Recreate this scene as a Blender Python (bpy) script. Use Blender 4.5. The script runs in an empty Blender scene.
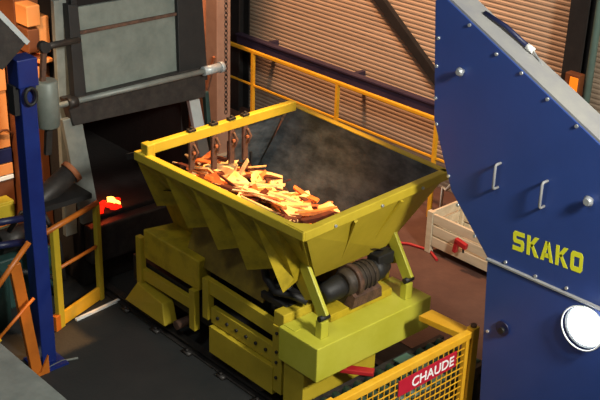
import bpy, bmesh, math, random
from mathutils import Vector, Matrix
random.seed(7)
SC = bpy.context.scene
COL = SC.collection

# ------------------------------------------------------------------ camera
FPX = 1090.05
CAMLOC = Vector((0, 0, 5.5))
def cam_axes(yaw, pitch, roll):
    yaw, pitch, roll = map(math.radians, (yaw, pitch, roll))
    f = Vector((math.cos(yaw)*math.cos(pitch), math.sin(yaw)*math.cos(pitch), -math.sin(pitch)))
    r = f.cross(Vector((0, 0, 1))).normalized(); u = r.cross(f)
    return r*math.cos(roll)+u*math.sin(roll), u*math.cos(roll)-r*math.sin(roll), f
R_, U_, F_ = cam_axes(137.107, 24.705, 1.813)
def P(x, y, **k):
    """pixel of the 600x400 photograph -> world point on the plane X=, Y= or Z="""
    d = F_*FPX + R_*(x-300) + U_*(200-y)
    (ax, v), = k.items(); i = 'XYZ'.index(ax)
    return CAMLOC + d*((v-CAMLOC[i])/d[i])
cd = bpy.data.cameras.new('camera'); cam = bpy.data.objects.new('camera', cd); COL.objects.link(cam)
cd.sensor_width = 36; cd.lens = FPX/600*36; cd.clip_end = 100
m = Matrix.Identity(4)
for i in range(3):
    m[i][0] = R_[i]; m[i][1] = U_[i]; m[i][2] = -F_[i]; m[i][3] = CAMLOC[i]
cam.matrix_world = m
SC.camera = cam

# ------------------------------------------------------------------ light
vs = SC.view_settings
vs.view_transform = 'Standard'; vs.look = 'None'; vs.gamma = 1; vs.use_curve_mapping = False
vs.exposure = 0.12
w = bpy.data.worlds.new('hall_ambient'); SC.world = w; w.use_nodes = True
w.node_tree.nodes['Background'].inputs[0].default_value = (.55, .6, .62, 1)
w.node_tree.nodes['Background'].inputs[1].default_value = .16
def lamp(name, kind, loc, target, energy, color, size=.5, spot=60, blend=.5):
    l = bpy.data.lights.new(name, kind); l.energy = energy; l.color = color
    if kind == 'AREA': l.shape = 'DISK'; l.size = size
    else: l.shadow_soft_size = size
    if kind == 'SPOT': l.spot_size = math.radians(spot); l.spot_blend = blend
    o = bpy.data.objects.new(name, l); COL.objects.link(o); o.location = loc
    o.rotation_euler = (Vector(target)-Vector(loc)).to_track_quat('-Z', 'Y').to_euler()
    return o
lamp('hall_lamp', 'AREA', (0.9, 4.6, 6.4), (-4.6, 5.9, 1.0), 760, (1, .97, .86), 1.0)
lamp('hall_lamp', 'AREA', (-3.5, 0.5, 8.5), (-5.0, 5.5, 1.0), 110, (.95, 1, .95), 1.2)
lamp('unseen_warm_spot', 'SPOT', (-6.1, 7.9, 6.6), (-6.55, 5.45, 1.75), 4300, (1, .50, .16), .15, 24, .5)  # unseen warm spot, put in to light the scrap pile
lamp('unseen_warm_spot', 'SPOT', (-9.8, 7.3, 6.6), (-9.5, 9.7, 1.2), 2300, (1, .52, .27), .25, 90, .8)  # unseen warm spot, put in to wash the back wall
lamp('unseen_warm_spot', 'SPOT', (-7.6, 2.4, 5.6), (-9.3, 4.6, 1.8), 1500, (1, .66, .36), .2, 26, .6)  # unseen narrow warm spot, added for the orange machines

# ------------------------------------------------------------------ materials
def lin(h):
    h = h.lstrip('#'); c = [int(h[i:i+2], 16)/255 for i in (0, 2, 4)]
    return [x/12.92 if x <= .04045 else ((x+.055)/1.055)**2.4 for x in c]
MATS = {}
def mat(name, c1, c2=None, rough=.55, metal=0, scale=6, bump=.15, contrast=(.35, .7), emit=None, strength=0, stretch=None, bscale=None):
    m = bpy.data.materials.new(name); m.use_nodes = True
    nt = m.node_tree; b = nt.nodes['Principled BSDF']
    b.inputs['Roughness'].default_value = rough; b.inputs['Metallic'].default_value = metal
    a = lin(c1); d = lin(c2 or c1)
    tc = nt.nodes.new('ShaderNodeTexCoord'); mp = nt.nodes.new('ShaderNodeMapping')
    nt.links.new(tc.outputs['Object'], mp.inputs[0])
    if stretch: mp.inputs['Scale'].default_value = stretch
    n = nt.nodes.new('ShaderNodeTexNoise'); n.inputs['Scale'].default_value = scale; n.inputs['Detail'].default_value = 8; n.inputs['Roughness'].default_value = .65
    nt.links.new(mp.outputs[0], n.inputs['Vector'])
    r = nt.nodes.new('ShaderNodeValToRGB')
    r.color_ramp.elements[0].position, r.color_ramp.elements[1].position = contrast
    r.color_ramp.elements[0].color = (*a, 1); r.color_ramp.elements[1].color = (*d, 1)
    nt.links.new(n.outputs['Fac'], r.inputs[0]); nt.links.new(r.outputs[0], b.inputs['Base Color'])
    if bump:
        n2 = nt.nodes.new('ShaderNodeTexNoise'); n2.inputs['Scale'].default_value = bscale or scale*5; n2.inputs['Detail'].default_value = 4
        nt.links.new(mp.outputs[0], n2.inputs['Vector'])
        bp = nt.nodes.new('ShaderNodeBump'); bp.inputs['Strength'].default_value = bump; bp.inputs['Distance'].default_value = .01
        nt.links.new(n2.outputs['Fac'], bp.inputs['Height']); nt.links.new(bp.outputs[0], b.inputs['Normal'])
    if emit:
        b.inputs['Emission Color'].default_value = (*lin(emit), 1); b.inputs['Emission Strength'].default_value = strength
    MATS[name] = m
mat('concrete', '1b1d1e', '272726', .75, scale=1.5, bump=.25, bscale=30)
mat('red_floor', '50362e', '66483c', .6, scale=2, bump=.2, bscale=30)
mat('cladding', '937f6c', 'a8937e', .55, scale=1.5, bump=.05, stretch=(.3, 3, 3))
mat('dark_wall', '2c2420', '40352e', .8, scale=1)
mat('purple_paint', '2c2438', '3a3044', .5, scale=3)
mat('rail_yellow', 'd89c1c', 'e4ae30', .4, scale=8, bump=.05)
mat('yellow', 'ac9622', 'bea62e', .48, scale=3.2, bump=.1, contrast=(.3, .62))
mat('yellow_worn', '93801a', 'b89e22', .5, scale=5, bump=.15, contrast=(.35, .55))
mat('yellow_green', 'b0ab2c', 'bcb840', .45, scale=3, bump=.08, contrast=(.3, .6))
mat('orange_rail', 'a85a18', 'c06c20', .45, scale=6, bump=.05)
mat('steel_dark', '2c2a2a', '45403c', .5, .4, scale=8)
mat('steel_brown', '2e2620', '4c4034', .6, .2, scale=9)
mat('grey_lit_orange', '9a7a68', 'ac8c78', .6, scale=4)  # grey column steel with the orange light on it put into the colour
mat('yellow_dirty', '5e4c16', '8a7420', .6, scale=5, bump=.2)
mat('black', '131314', '201e1e', .6, scale=8)
mat('lining', '34393c', '70777a', .42, .35, scale=3.2, bump=.25, contrast=(.38, .78), stretch=(1, 1, 2.2))
mat('grey_steel', '6f7470', '8a8e88', .5, .2, scale=4)
mat('grey_panel', '68706a', '7e857e', .5, .1, scale=5, bump=.1)
mat('pale_steel', 'aeb6b8', 'c6ccca', .4, .2, scale=5)
mat('blue_paint', '283f7c', '2d4585', .42, scale=2.5, bump=.03, contrast=(.3, .7))
mat('post_blue', '0e1f60', '152a70', .4, scale=4, bump=.05)
mat('hood_grey', '848488', '95948f', .5, scale=4)
mat('letter_yellow', 'e2e028', 'ece83a', .5, bump=0)
mat('bolt', 'b8bcc0', 'd0d2d0', .3, .6, bump=0)
mat('cream', 'c2b193', 'd6c8ac', .65, scale=5, stretch=(.4, 3, 3))
mat('red', 'a01c20', 'b42428', .5, scale=8, bump=.05)
mat('sign_red', 'b0182a', 'bc2034', .45, bump=0)
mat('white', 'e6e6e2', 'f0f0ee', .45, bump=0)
mat('orange', 'dc8844', 'e4985a', .55, scale=2.5, bump=.05)
mat('orange_dark', '5f3218', '7a4420', .6, scale=3)
mat('navy', '10163a', '18204a', .45, scale=4)
mat('rust', '3c2a22', '6a4a38', .75, scale=14, bump=.4)
mat('rust_orange', '9a5a36', 'b06c44', .7, scale=10, bump=.3)
mat('teal', '1f3a38', '2c4c48', .5, scale=4)
mat('dark_green', '40584c', '506a5c', .5, scale=4)
mat('refractory', '130d0c', '1d1412', .9, scale=6, bump=.5)
mat('scrap_pale', 'e8b070', 'fcd89c', .5, .1, scale=7, bump=.2)
mat('scrap_orange', 'b8582a', 'e08a44', .5, .15, scale=8, bump=.25)
mat('scrap_dark', '3a140c', '6a2c18', .6, .3, scale=9, bump=.3)
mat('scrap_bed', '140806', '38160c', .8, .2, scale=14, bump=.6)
mat('ember', '2a0500', '400a02', .9, scale=9, emit='ff1c08', strength=1.3)
mat('ember_hot', '602008', '803010', .9, scale=9, emit='ffa840', strength=6)
mat('lamp_glow', 'ffffff', None, .3, bump=0, emit='eef4ff', strength=8)
mat('lens_orange', 'ff8a20', None, .4, bump=0, emit='ff8a20', strength=.35)
mat('green_pole', '4e625a', '5c7068', .5, scale=4)

# ------------------------------------------------------------------ mesh helpers
class MB:
    def __init__(s): s.v = []; s.f = []; s.smooth = False
    def add(s, vs_, fs):
        o = len(s.v); s.v += [Vector(v) for v in vs_]; s.f += [tuple(i+o for i in f) for f in fs]; return s
    def box(s, a, b):
        x0, x1 = sorted((a[0], b[0])); y0, y1 = sorted((a[1], b[1])); z0, z1 = sorted((a[2], b[2]))
        return s.hexa([(x0,y0,z0),(x1,y0,z0),(x1,y1,z0),(x0,y1,z0)], [(x0,y0,z1),(x1,y0,z1),(x1,y1,z1),(x0,y1,z1)])
    def hexa(s, lo, hi):
        return s.add(list(lo)+list(hi), [(3,2,1,0),(4,5,6,7),(0,1,5,4),(1,2,6,5),(2,3,7,6),(3,0,4,7)])
    def bar(s, p, q, w_, h, up=(0, 0, 1)):
        """rectangular bar from p to q, width w_ across, height h along up, centred"""
        p = Vector(p); q = Vector(q); d = (q-p).normalized(); a = d.cross(Vector(up))
        if a.length < 1e-4: a = d.cross(Vector((0, 1, 0)))
        a.normalize(); b = a.cross(d).normalized(); a = a*w_/2; b = b*h/2
        return s.hexa([p-a-b, p+a-b, p+a+b, p-a+b], [q-a-b, q+a-b, q+a+b, q-a+b])
    def tube(s, pts, r, n=10, caps=True):
        pts = [Vector(p) for p in pts]; rr = r if isinstance(r, (list, tuple)) else [r]*len(pts)
        o = len(s.v); ref = None
        for i, p in enumerate(pts):
            d = (pts[min(i+1, len(pts)-1)]-pts[max(i-1, 0)]).normalized()
            if ref is None:
                ref = d.cross(Vector((0, 0, 1)))
                if ref.length < 1e-3: ref = d.cross(Vector((0, 1, 0)))
            a = (ref-d*ref.dot(d)).normalized(); b = d.cross(a); ref = a
            for k in range(n):
                t = 2*math.pi*k/n; s.v.append(p+(a*math.cos(t)+b*math.sin(t))*rr[i])
        for i in range(len(pts)-1):
            for k in range(n):
                s.f.append((o+i*n+k, o+i*n+(k+1) % n, o+(i+1)*n+(k+1) % n, o+(i+1)*n+k))
        if caps:
            s.f.append(tuple(o+k for k in reversed(range(n)))); s.f.append(tuple(o+(len(pts)-1)*n+k for k in range(n)))
        s.smooth = True
        return s
    def prism(s, poly, off):
        """polygon of 3D points extruded by vector off"""
        n = len(poly); off = Vector(off); pv = [Vector(p) for p in poly]
        return s.add(pv+[p+off for p in pv], [tuple(reversed(range(n))), tuple(range(n, 2*n))]+[(i, (i+1) % n, n+(i+1) % n, n+i) for i in range(n)])
    def torus(s, c, ax1, ax2, R1, R2, r, n=12, k=6):
        c = Vector(c); a = Vector(ax1).normalized(); b = Vector(ax2).normalized(); nn = a.cross(b); o = len(s.v)
        for i in range(n):
            t = 2*math.pi*i/n; rad = (a*math.cos(t)+b*math.sin(t)); cc = c+a*math.cos(t)*R1+b*math.sin(t)*R2
            for j in range(k):
                u = 2*math.pi*j/k; s.v.append(cc+(rad*math.cos(u)+nn*math.sin(u))*r)
        for i in range(n):
            for j in range(k):
                s.f.append((o+i*k+j, o+((i+1) % n)*k+j, o+((i+1) % n)*k+(j+1) % k, o+i*k+(j+1) % k))
        s.smooth = True
        return s
WORLD = {}
def build(name, mb, material, parent=None, bevel=0, origin=None):
    if origin is None:
        xs = [v.x for v in mb.v]; ys = [v.y for v in mb.v]; zs = [v.z for v in mb.v]
        origin = Vector(((min(xs)+max(xs))/2, (min(ys)+max(ys))/2, min(zs)))
    me = bpy.data.meshes.new(name); me.from_pydata([v-origin for v in mb.v], [], mb.f); me.update()
    bm = bmesh.new(); bm.from_mesh(me); bmesh.ops.recalc_face_normals(bm, faces=bm.faces); bm.to_mesh(me); bm.free()
    if mb.smooth:
        for p in me.polygons: p.use_smooth = len(p.vertices) <= 4
    me.materials.append(MATS[material])
    o = bpy.data.objects.new(name, me); COL.objects.link(o)
    o.parent = parent; o.location = origin-(WORLD[parent.name] if parent else Vector()); WORLD[o.name] = Vector(origin)
    if bevel:
        bv = o.modifiers.new('bevel', 'BEVEL'); bv.width = bevel; bv.segments = 2; bv.limit_method = 'ANGLE'; bv.angle_limit = math.radians(40)
    return o
def tag(o, label, cat, group=None):
    o['label'] = label; o['category'] = cat
    if group: o['group'] = group
    return o
def thing(name, loc, label, cat, group=None):
    o = bpy.data.objects.new(name, None); COL.objects.link(o); o.location = loc; WORLD[o.name] = Vector(loc); o.empty_display_size = .1
    return tag(o, label, cat, group)
def struct(o): o['kind'] = 'structure'; return o
def copy_obj(src, loc, parent=None):
    c = src.copy(); COL.objects.link(c); c.parent = parent; c.location = Vector(loc)-(WORLD[parent.name] if parent else Vector()); WORLD[c.name] = Vector(loc)
    return c
V = Vector

# ------------------------------------------------------------------ the hall
struct(build('floor', MB().box((-17, -3, -.2), (4, 10.2, 0)), 'concrete'))
struct(build('floor_walkway', MB().box((-17, 6.72, 0), (4, 9.9, .006)), 'red_floor'))
def corrugated(name, x0, x1, y, z0, z1, pitch, depth, material):
    mb = MB(); prof = []; z = z0
    while z < z1:
        prof += [(z, 0), (z+pitch*.4, 0), (z+pitch*.62, depth), (z+pitch*.78, depth)]; z += pitch
    n = len(prof)
    mb.add([V((x0, y+d, zz)) for zz, d in prof]+[V((x1, y+d, zz)) for zz, d in prof], [(i, i+1, n+i+1, n+i) for i in range(n-1)])
    mb.box((x0, y+depth+.02, z0), (x1, y+depth+.15, z1))
    return struct(build(name, mb, material))
WY = 9.75
corrugated('wall_back', -17, 4, WY, .006, 7.0, .056, .008, 'cladding')
struct(build('wall_left', MB().box((-17.2, -3, 0), (-17, 10.2, 7)), 'dark_wall'))
# steel beam on the wall, wall brace, columns
b = thing('wall_beam', (-9.5, 9.5, .9), 'long dark purple steel beam running along the cladding above yellow handrail', 'beam')
zt = P(330, 66, Y=9.35).z
x_l = P(237, 35, Y=9.35).x
build('beam_web', MB().box((x_l, 9.345, zt-.185), (3, 9.40, zt-.02)), 'purple_paint', b)
build('beam_flange', MB().box((x_l, 9.32, zt-.02), (3, 9.42, zt)), 'purple_paint', b)
for i in range(8):
    x = x_l+.4+i*1.7
    build('wall_bracket', MB().box((x-.03, 9.40, zt-.14), (x+.03, 9.755, zt-.08)), 'purple_paint', b)
tag(build('diagonal_brace', MB().bar(P(397, 23, Y=9.68)+(P(397, 23, Y=9.68)-P(432, 72, Y=9.68))*2, P(432, 72, Y=9.68)+(P(432, 72, Y=9.68)-P(397, 23, Y=9.68))*.4, .12, .07, (0, 1, 0)), 'black'),
    'black diagonal steel brace bar against the corrugated wall', 'brace')
def hcolumn(name, x, y, w_, d, z1, material, label):
    c = thing(name, (x, y, 0), label, 'column')
    build('flange', MB().box((x-w_/2, y-d/2, 0), (x+w_/2, y-d/2+.02, z1)), material, c)
    build('flange', MB().box((x-w_/2, y+d/2-.02, 0), (x+w_/2, y+d/2, z1)), material, c)
    build('web', MB().box((x-.012, y-d/2+.02, .0), (x+.012, y+d/2-.02, z1)), material, c)
    return c
cx = (P(208, 60, Y=8.3).x+P(224, 60, Y=8.3).x)/2
c = thing('box_column', (cx, 8.3, 0), 'grey square steel column lit orange behind the furnace', 'column')
build('shaft', MB().box((cx-.15, 8.2, .006), (cx+.15, 8.42, 5.5)), 'grey_lit_orange', c, .01)
build('base_plate', MB().box((cx-.25, 8.1, .006), (cx+.25, 8.52, .03)), 'grey_steel', c)
build('stiffener', MB().bar((cx-.13, 8.19, .7), (cx+.1, 8.19, 1.35), .03, .03), 'rust_orange', c)
xk = (P(243, 28, Y=9.6).x)
hcolumn('wall_column', xk-.1, 9.6, .26, .2, 5.5, 'black', 'black steel wall column at the end of the purple beam')
hcolumn('wall_column', P(579, 50, Y=9.6).x, 9.6, .22, .2, 5.5, 'black', 'black steel wall column rising behind the blue machine')
pp = P(592, 60, Y=9.5)
build('stand_pipe', MB().tube([(pp.x, 9.5, .006), (pp.x, 9.5, 5.5)], .04), 'green_pole')
tag(bpy.data.objects['stand_pipe'], 'grey green upright pipe beside the black wall column', 'pipe')
q = P(574, 84, Y=9.45)
sb = thing('signal_box', (q.x, 9.44, q.z-.12), 'orange signal box fixed to the black wall column', 'signal box')
build('housing', MB().box((q.x-.09, 9.4, q.z-.13), (q.x+.09, 9.5, q.z+.12)), 'orange_dark', sb, .01)
build('lens', MB().box((q.x-.02, 9.385, q.z-.1), (q.x+.08, 9.4, q.z+.09)), 'lens_orange', sb, .005)
# chain
ch = MB(); q = P(226, 60, Y=7.9); z = .86; k = 0
while z < 5.0:
    ch.torus((q.x, 7.9, z), (0, 0, 1), (1, 0, 0) if k % 2 else (0, 1, 0), .038, .02, .007, 8, 4); z += .055; k += 1
tag(build('lifting_chain', ch, 'steel_dark'), 'thin steel lifting chain hanging beside the square column', 'chain')
# handrail along the wall
hr = thing('wall_handrail', (-9.5, 9.0, .006), 'yellow tubular handrail running along the corrugated wall', 'handrail')
zr = P(330, 80, Y=9.0).z; xl = P(228, 44, Y=9).x
build('top_rail', MB().bar((xl, 9, zr), (2, 9, zr), .045, .045), 'rail_yellow', hr, .008)
build('mid_rail', MB().bar((xl, 9, zr*.62), (2, 9, zr*.62), .022, .022), 'rail_yellow', hr)
xa = P(253, 70, Y=9).x; st = P(337, 100, Y=9).x-xa
for i in range(7):
    x = xa+st*i
    build('post', MB().bar((x, 9, .006), (x, 9, zr-.02), .04, .045), 'rail_yellow', hr)

# ------------------------------------------------------------------ hopper
A, B, C, D = P(139, 151, Z=2), P(294, 104, Z=2), P(445, 170, Z=2), P(304, 230, Z=2)
hop = thing('charging_hopper', (-6.2, 5.7, .9), 'large yellow ribbed hopper full of glowing orange scrap on a yellow car', 'hopper')
FA, FB, FC, FD = V((-7.32, 5.36, 1.3)), V((-7.32, 6.2, 1.3)), V((-5.56, 6.14, 1.3)), V((-5.56, 5.34, 1.3))
def slab(q4, t, n):   # quad thickened along n
    n = V(n).normalized()*t
    return MB().hexa(q4, [p+n for p in q4])
dz = V((0, 0, -.03))
build('lining_plate', slab([p+V((0, -.02, .012)) for p in (B+dz, C+dz, FC, FB)], .02, (0, -1, .6)), 'lining', hop)
build('lining_plate', slab([p+V((0, .02, .012)) for p in (A+dz, D+dz, FD, FA)], .02, (0, 1, .6)), 'lining', hop)
build('lining_plate', slab([p+V((-.02, 0, .012)) for p in (D+dz, C+dz, FC, FD)], .02, (-1, 0, .6)), 'lining', hop)
build('floor_plate', slab([FA, FB, FC, FD], .03, (0, 0, -1)), 'lining', hop)
build('end_wall', slab([D+dz, C+dz, FC, FD], .025, (1, 0, -.6)), 'yellow', hop)
build('side_wall', slab([B+dz, C+dz, FC, FB], .025, (0, 1, -.6)), 'yellow', hop)
build('side_wall', slab([A+dz, D+dz, FD, FA], .025, (0, -1, -.6)), 'yellow', hop)
# rim rails
def rim(p, q, ext=.03):
    d = (q-p).normalized()*ext
    return build('rim_rail', MB().bar(p-d+V((0, 0, -.04)), q+d+V((0, 0, -.04)), .07, .08), 'yellow', hop, .008)
rim(A, D); rim(B, C); rim(D, C, .02)
build('corner_plate', MB().prism([D+V((-.17, -.03, .001)), D+V((.03, -.03, .001)), D+V((.03, .17, .001))], (0, 0, .004)), 'yellow', hop)
# end beam at the discharge end with its end block
AB0 = P(150, 148, Z=2.04); AB1 = P(294, 105, Z=2.04)
build('end_plate', MB().prism([(-7.34, 5.95, 1.97), (-7.34, B.y, 1.97), (-7.34, 6.22, 1.3), (-7.34, 5.95, 1.3)], (.02, 0, 0)), 'lining', hop)
build('end_beam', MB().bar(AB0, AB1, .07, .09), 'yellow', hop, .008)
build('end_block', MB().box((AB0.x-.05, AB0.y-.06, 1.96), (AB0.x+.05, AB0.y+.02, 2.09)), 'yellow', hop, .01)
build('hinge_lug', MB().bar(A+V((0, .02, -.03)), A+V((-.16, .0, -.1)), .05, .05), 'steel_dark', hop)
# folded ribs of the near side, amplitude growing downwards
TP = [P(157, 206, Y=5.04), P(188, 228, Y=5.04), P(218, 250, Y=5.04), P(247, 270, Y=5.04), P(283, 293, Y=5.04)]
for i in range(5):
    off = V((0, -.03, -.07))
    r0 = A.lerp(D, i*.183)+off; r1 = (A.lerp(D, (i+1)*.183) if i < 4 else D+V((-.02, 0, 0)))+off
    tip = TP[i]; w0 = V((tip.x, 5.3, tip.z+.1))
    w1 = V((TP[i+1].x+.02, 5.31, TP[i+1].z+.16)) if i < 4 else V((-5.56, 5.24, 1.42))
    # broad face receding to the wall, with a narrow return face at its proud edge
    mid = r0.lerp(r1, .5)
    build('folded_rib', MB().add([r0, mid, r1, tip, tip.lerp(w1, .5), w1, w0], [(0, 3, 4, 1), (1, 4, 5, 2), (0, 6, 3), (3, 6, 5, 4)]), 'yellow_worn', hop)
# stiffener ribs and bracket on the front wall
for t in (.33, .66):
    p = D.lerp(C, t)+V((.02, 0, -.1)); q = FD.lerp(FC, t)+V((.03, 0, .03))
    build('stiffener', MB().bar(p, q, .03, .02, (1, 0, 0)), 'yellow', hop)
for yy, nm in ((5.2, 0), (6.18, 1)):
    top = V((-5.57, yy, 1.52)); foot = V((-5.28, yy, 1.09))
    build('support_leg', MB().bar(top, foot, .035, .11, (1, 0, 1)), 'yellow_green', hop, .006)
    build('leg_web', MB().prism([(-5.6, yy, 1.56), (-5.38, yy, 1.2), (-5.5, yy, 1.14), (-5.68, yy, 1.3)], (0, .02, 0)), 'yellow', hop)
    build('foot_pin', MB().tube([(-5.28, yy-.05, 1.08), (-5.28, yy+.05, 1.08)], .025), 'black', hop)
# vibrating trough under the hopper
build('trough', MB().hexa([(-7.6, 5.48, .84), (-6.2, 5.48, .84), (-6.2, 6.05, .84), (-7.6, 6.05, .84)], [(-7.66, 5.33, 1.28), (-5.75, 5.33, 1.27), (-5.75, 6.16, 1.27), (-7.66, 6.16, 1.28)]), 'yellow_worn', hop, .01)
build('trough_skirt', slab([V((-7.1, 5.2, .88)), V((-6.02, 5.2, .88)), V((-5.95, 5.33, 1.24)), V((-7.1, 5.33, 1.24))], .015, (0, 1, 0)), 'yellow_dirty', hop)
for yy in (5.33, 6.13):
    build('chute_lip', MB().box((-7.66, yy, 1.26), (-7.3, yy+.02, 1.6)), 'steel_dark', hop)
# bolts on the rim face
for t in (.18, .5, .8):
    p = D.lerp(C, t)+V((.035, 0, -.05))
    build('bolt', MB().tube([p, p+V((.015, 0, 0))], .012, 8), 'bolt', hop)
# motor under the front wall
mt = thing('vibrator_motor', (-5.48, 5.75, .97), 'black cylindrical vibrator motor under the hopper front wall', 'motor')
MX = -5.48
build('motor_body', MB().tube([(MX, 5.58, 1.16), (MX, 5.62, 1.16), (MX, 5.9, 1.16), (MX, 5.93, 1.16)], [.1, .12, .12, .1], 16), 'steel_brown', mt)
build('end_cover', MB().tube([(MX, 5.36, 1.13), (MX, 5.4, 1.14), (MX, 5.54, 1.15), (MX, 5.58, 1.16)], [.06, .085, .1, .09], 14), 'black', mt)
build('end_cover', MB().tube([(MX, 5.93, 1.16), (MX, 6.0, 1.16), (MX, 6.12, 1.16)], [.1, .1, .05], 14), 'black', mt)
build('terminal_box', MB().box((MX-.08, 5.95, 1.2), (MX+.06, 6.14, 1.31)), 'black', mt, .01)
build('clamp_ring', MB().tube([(MX, 5.66, 1.16), (MX, 5.71, 1.16)], .145, 18), 'rust', mt)
build('cradle', MB().hexa([(MX+.02, 5.6, .97), (MX+.12, 5.6, .97), (MX+.12, 5.95, .97), (MX+.02, 5.95, .97)], [(MX+.06, 5.62, 1.1), (MX+.13, 5.62, 1.07), (MX+.13, 5.93, 1.07), (MX+.06, 5.93, 1.1)]), 'rust', mt)
for yy in (5.64, 5.86):
    build('foot', MB().box((MX-.1, yy-.03, .97), (MX+.04, yy+.03, 1.08)), 'steel_dark', mt)
for k in range(3):
    yy = 5.76+k*.05
    build('cooling_fin', MB().tube([(MX, yy, 1.16), (MX, yy+.012, 1.16)], .13, 16), 'steel_brown', mt)

# ------------------------------------------------------------------ hopper car
car = thing('charging_car', (-6.3, 5.7, 0), 'yellow rail car carrying the ribbed hopper', 'rail car')
fb = build('front_box', MB().box((-5.63, 5.04, .59), (-5.17, 6.37, .90)), 'yellow_green', car, .008)
build('lid_strip', MB().box((-5.62, 5.08, .9), (-5.48, 5.14, .906)), 'yellow_green', fb)
build('lower_box', MB().box((-5.58, 5.06, .16), (-5.34, 5.9, .59)), 'yellow', car, .006)
build('cross_beam', MB().box((-5.76, 5.1, .84), (-5.635, 6.34, .97)), 'yellow', car, .008)
build('foot_block', MB().box((-5.33, 5.16, .9), (-5.26, 5.24, 1.05)), 'yellow_green', car, .006)
build('foot_block', MB().box((-5.33, 6.14, .9), (-5.26, 6.22, 1.05)), 'yellow_green', car, .006)
build('motor_rail', MB().box((-5.6, 5.4, .9), (-5.4, 6.12, .97)), 'yellow_worn', car, .006)
# side frame on the near side
YF = 5.12
def plate(pts, y, t, material, name, bev=.004, par=car):
    return build(name, MB().prism([(x, y, z) for x, z in pts], (0, t, 0)), material, par, bev)
plate([(-6.68, .72), (-5.72, .70), (-5.72, .84), (-6.68, .86)], YF, .05, 'yellow', 'upper_side_beam')
plate([(-6.62, .44), (-5.74, .44), (-5.74, .60), (-6.62, .60)], YF, .05, 'yellow', 'middle_side_beam')
plate([(-6.6, .16), (-5.74, .16), (-5.74, .43), (-6.6, .43)], YF-.04, .08, 'yellow', 'skirt_plate')
plate([(-6.72, .46), (-6.64, .46), (-6.64, .86), (-6.72, .86)], YF-.02, .07, 'yellow', 'side_post')
plate([(-5.76, .2), (-5.64, .2), (-5.64, .84), (-5.76, .84)], YF-.03, .07, 'yellow', 'side_post')
plate([(-6.92, .25), (-6.84, .25), (-6.84, .66), (-6.92, .66)], YF-.02, .06, 'yellow', 'side_post')
plate([(-7.78, .3), (-7.7, .3), (-7.7, .85), (-7.78, .85)], YF, .06, 'yellow', 'side_post')
plate([(-7.74, .4), (-6.9, .42), (-6.9, .53), (-7.74, .52)], YF+.02, .05, 'yellow', 'upper_side_beam')
for i in range(6):
    x = -6.52+i*.13
    build('bolt', MB().tube([(x, YF-.015, .53), (x, YF, .53)], .016, 8), 'steel_dark', car)
for x, z in ((-5.7, .78), (-5.7, .6), (-5.7, .35), (-5.7, .5)):
    build('bolt', MB().tube([(x, YF-.045, z), (x, YF-.03, z)], .014, 8), 'steel_dark', car)
# drive cover box
dc = [P(143, 229, Z=.96), P(199, 262, Z=.96), P(211, 255, Z=.96), P(188, 219, Z=.96)]
db = build('drive_cover', MB().hexa([V((p.x, p.y, .66)) for p in dc], dc), 'yellow_worn', car, .012)
# wheel guard with sloped foot
build('wheel_guard', MB().hexa([(-7.9, 5.05, .13), (-7.24, 5.05, .13), (-7.24, 5.2, .13), (-7.9, 5.2, .13)], [(-7.74, 5.09, .37), (-7.3, 5.07, .34), (-7.3, 5.2, .34), (-7.74, 5.2, .37)]), 'yellow', car, .01)
build('axle_stub', MB().tube([(-7.1, 5.08, .2), (-7.1, 5.3, .2)], .045, 12), 'rust', car)
build('chassis_bed', MB().box((-7.95, 5.2, .3), (-5.6, 6.3, .56)), 'black', car)
build('far_side_beam', MB().box((-7.95, 6.24, .4), (-5.62, 6.32, .9)), 'yellow_worn', car, .006)
build('pedestal', MB().box((-7.3, 5.5, .56), (-7.0, 6.0, .84)), 'steel_dark', car)
build('pedestal', MB().box((-6.55, 5.5, .56), (-6.25, 6.0, .84)), 'steel_dark', car)
for x in (-7.7, -6.0):
    for y in (5.17, 6.25):
        build('wheel', MB().tube([(x, y-.04, .19), (x, y+.04, .19)], .14, 16), 'steel_dark', car)
# springs and hoses below the hopper
for x, y in ((-5.85, 5.3), (-5.95, 5.36), (-6.62, 5.35)):
    mb = MB(); mb.tube([(x+.05*math.cos(t*.7), y+.05*math.sin(t*.7), .98+t*.0055) for t in range(46)], .012, 5)
    build('coil_spring', mb, 'black', car)
build('spring_seat', MB().box((-6.05, 5.2, .92), (-5.72, 5.46, .985)), 'black', car, .01)
hz = thing('hydraulic_hose', (-5.9, 5.25, .98), 'black hydraulic hose looped under the near hopper corner', 'hose')
build('hose_run', MB().tube([(-6.15, 5.3, 1.25), (-6.0, 5.22, 1.12), (-5.85, 5.2, 1.06), (-5.72, 5.24, 1.08), (-5.6, 5.32, 1.04)], .035, 8), 'black', hz)
build('hose_run', MB().tube([(-6.1, 5.36, 1.2), (-5.95, 5.3, 1.03), (-5.8, 5.3, 1.0), (-5.66, 5.36, 1.02)], .03, 8), 'black', hz)
# floor rails for the car
for y, nm in ((5.15, 'near'), (6.25, 'far')):
    xe = -3.0 if nm == 'near' else -4.35
    rl = MB().box((-8.5, y-.07, 0), (xe, y+.07, .015)).box((-8.5, y-.012, .015), (xe, y+.012, .045)).box((-8.5, y-.035, .045), (xe, y+.035, .06))
    r_ = build('crane_rail', rl, 'steel_dark')
    tag(r_, 'dark steel floor rail under the '+('drive cover side' if nm == 'near' else 'walkway side')+' of the yellow car', 'rail')
for i in range(6):
    x = -7.9+i*.5
    tag(build('rail_clip', MB().box((x-.05, 5.03, 0.0), (x+.05, 5.085, .03)).tube([(x, 5.055, .03), (x, 5.055, .05)], .014, 6), 'steel_dark'), 'small bolted steel clip holding the floor rail', 'clip', 'clips along the floor rail')
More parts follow.
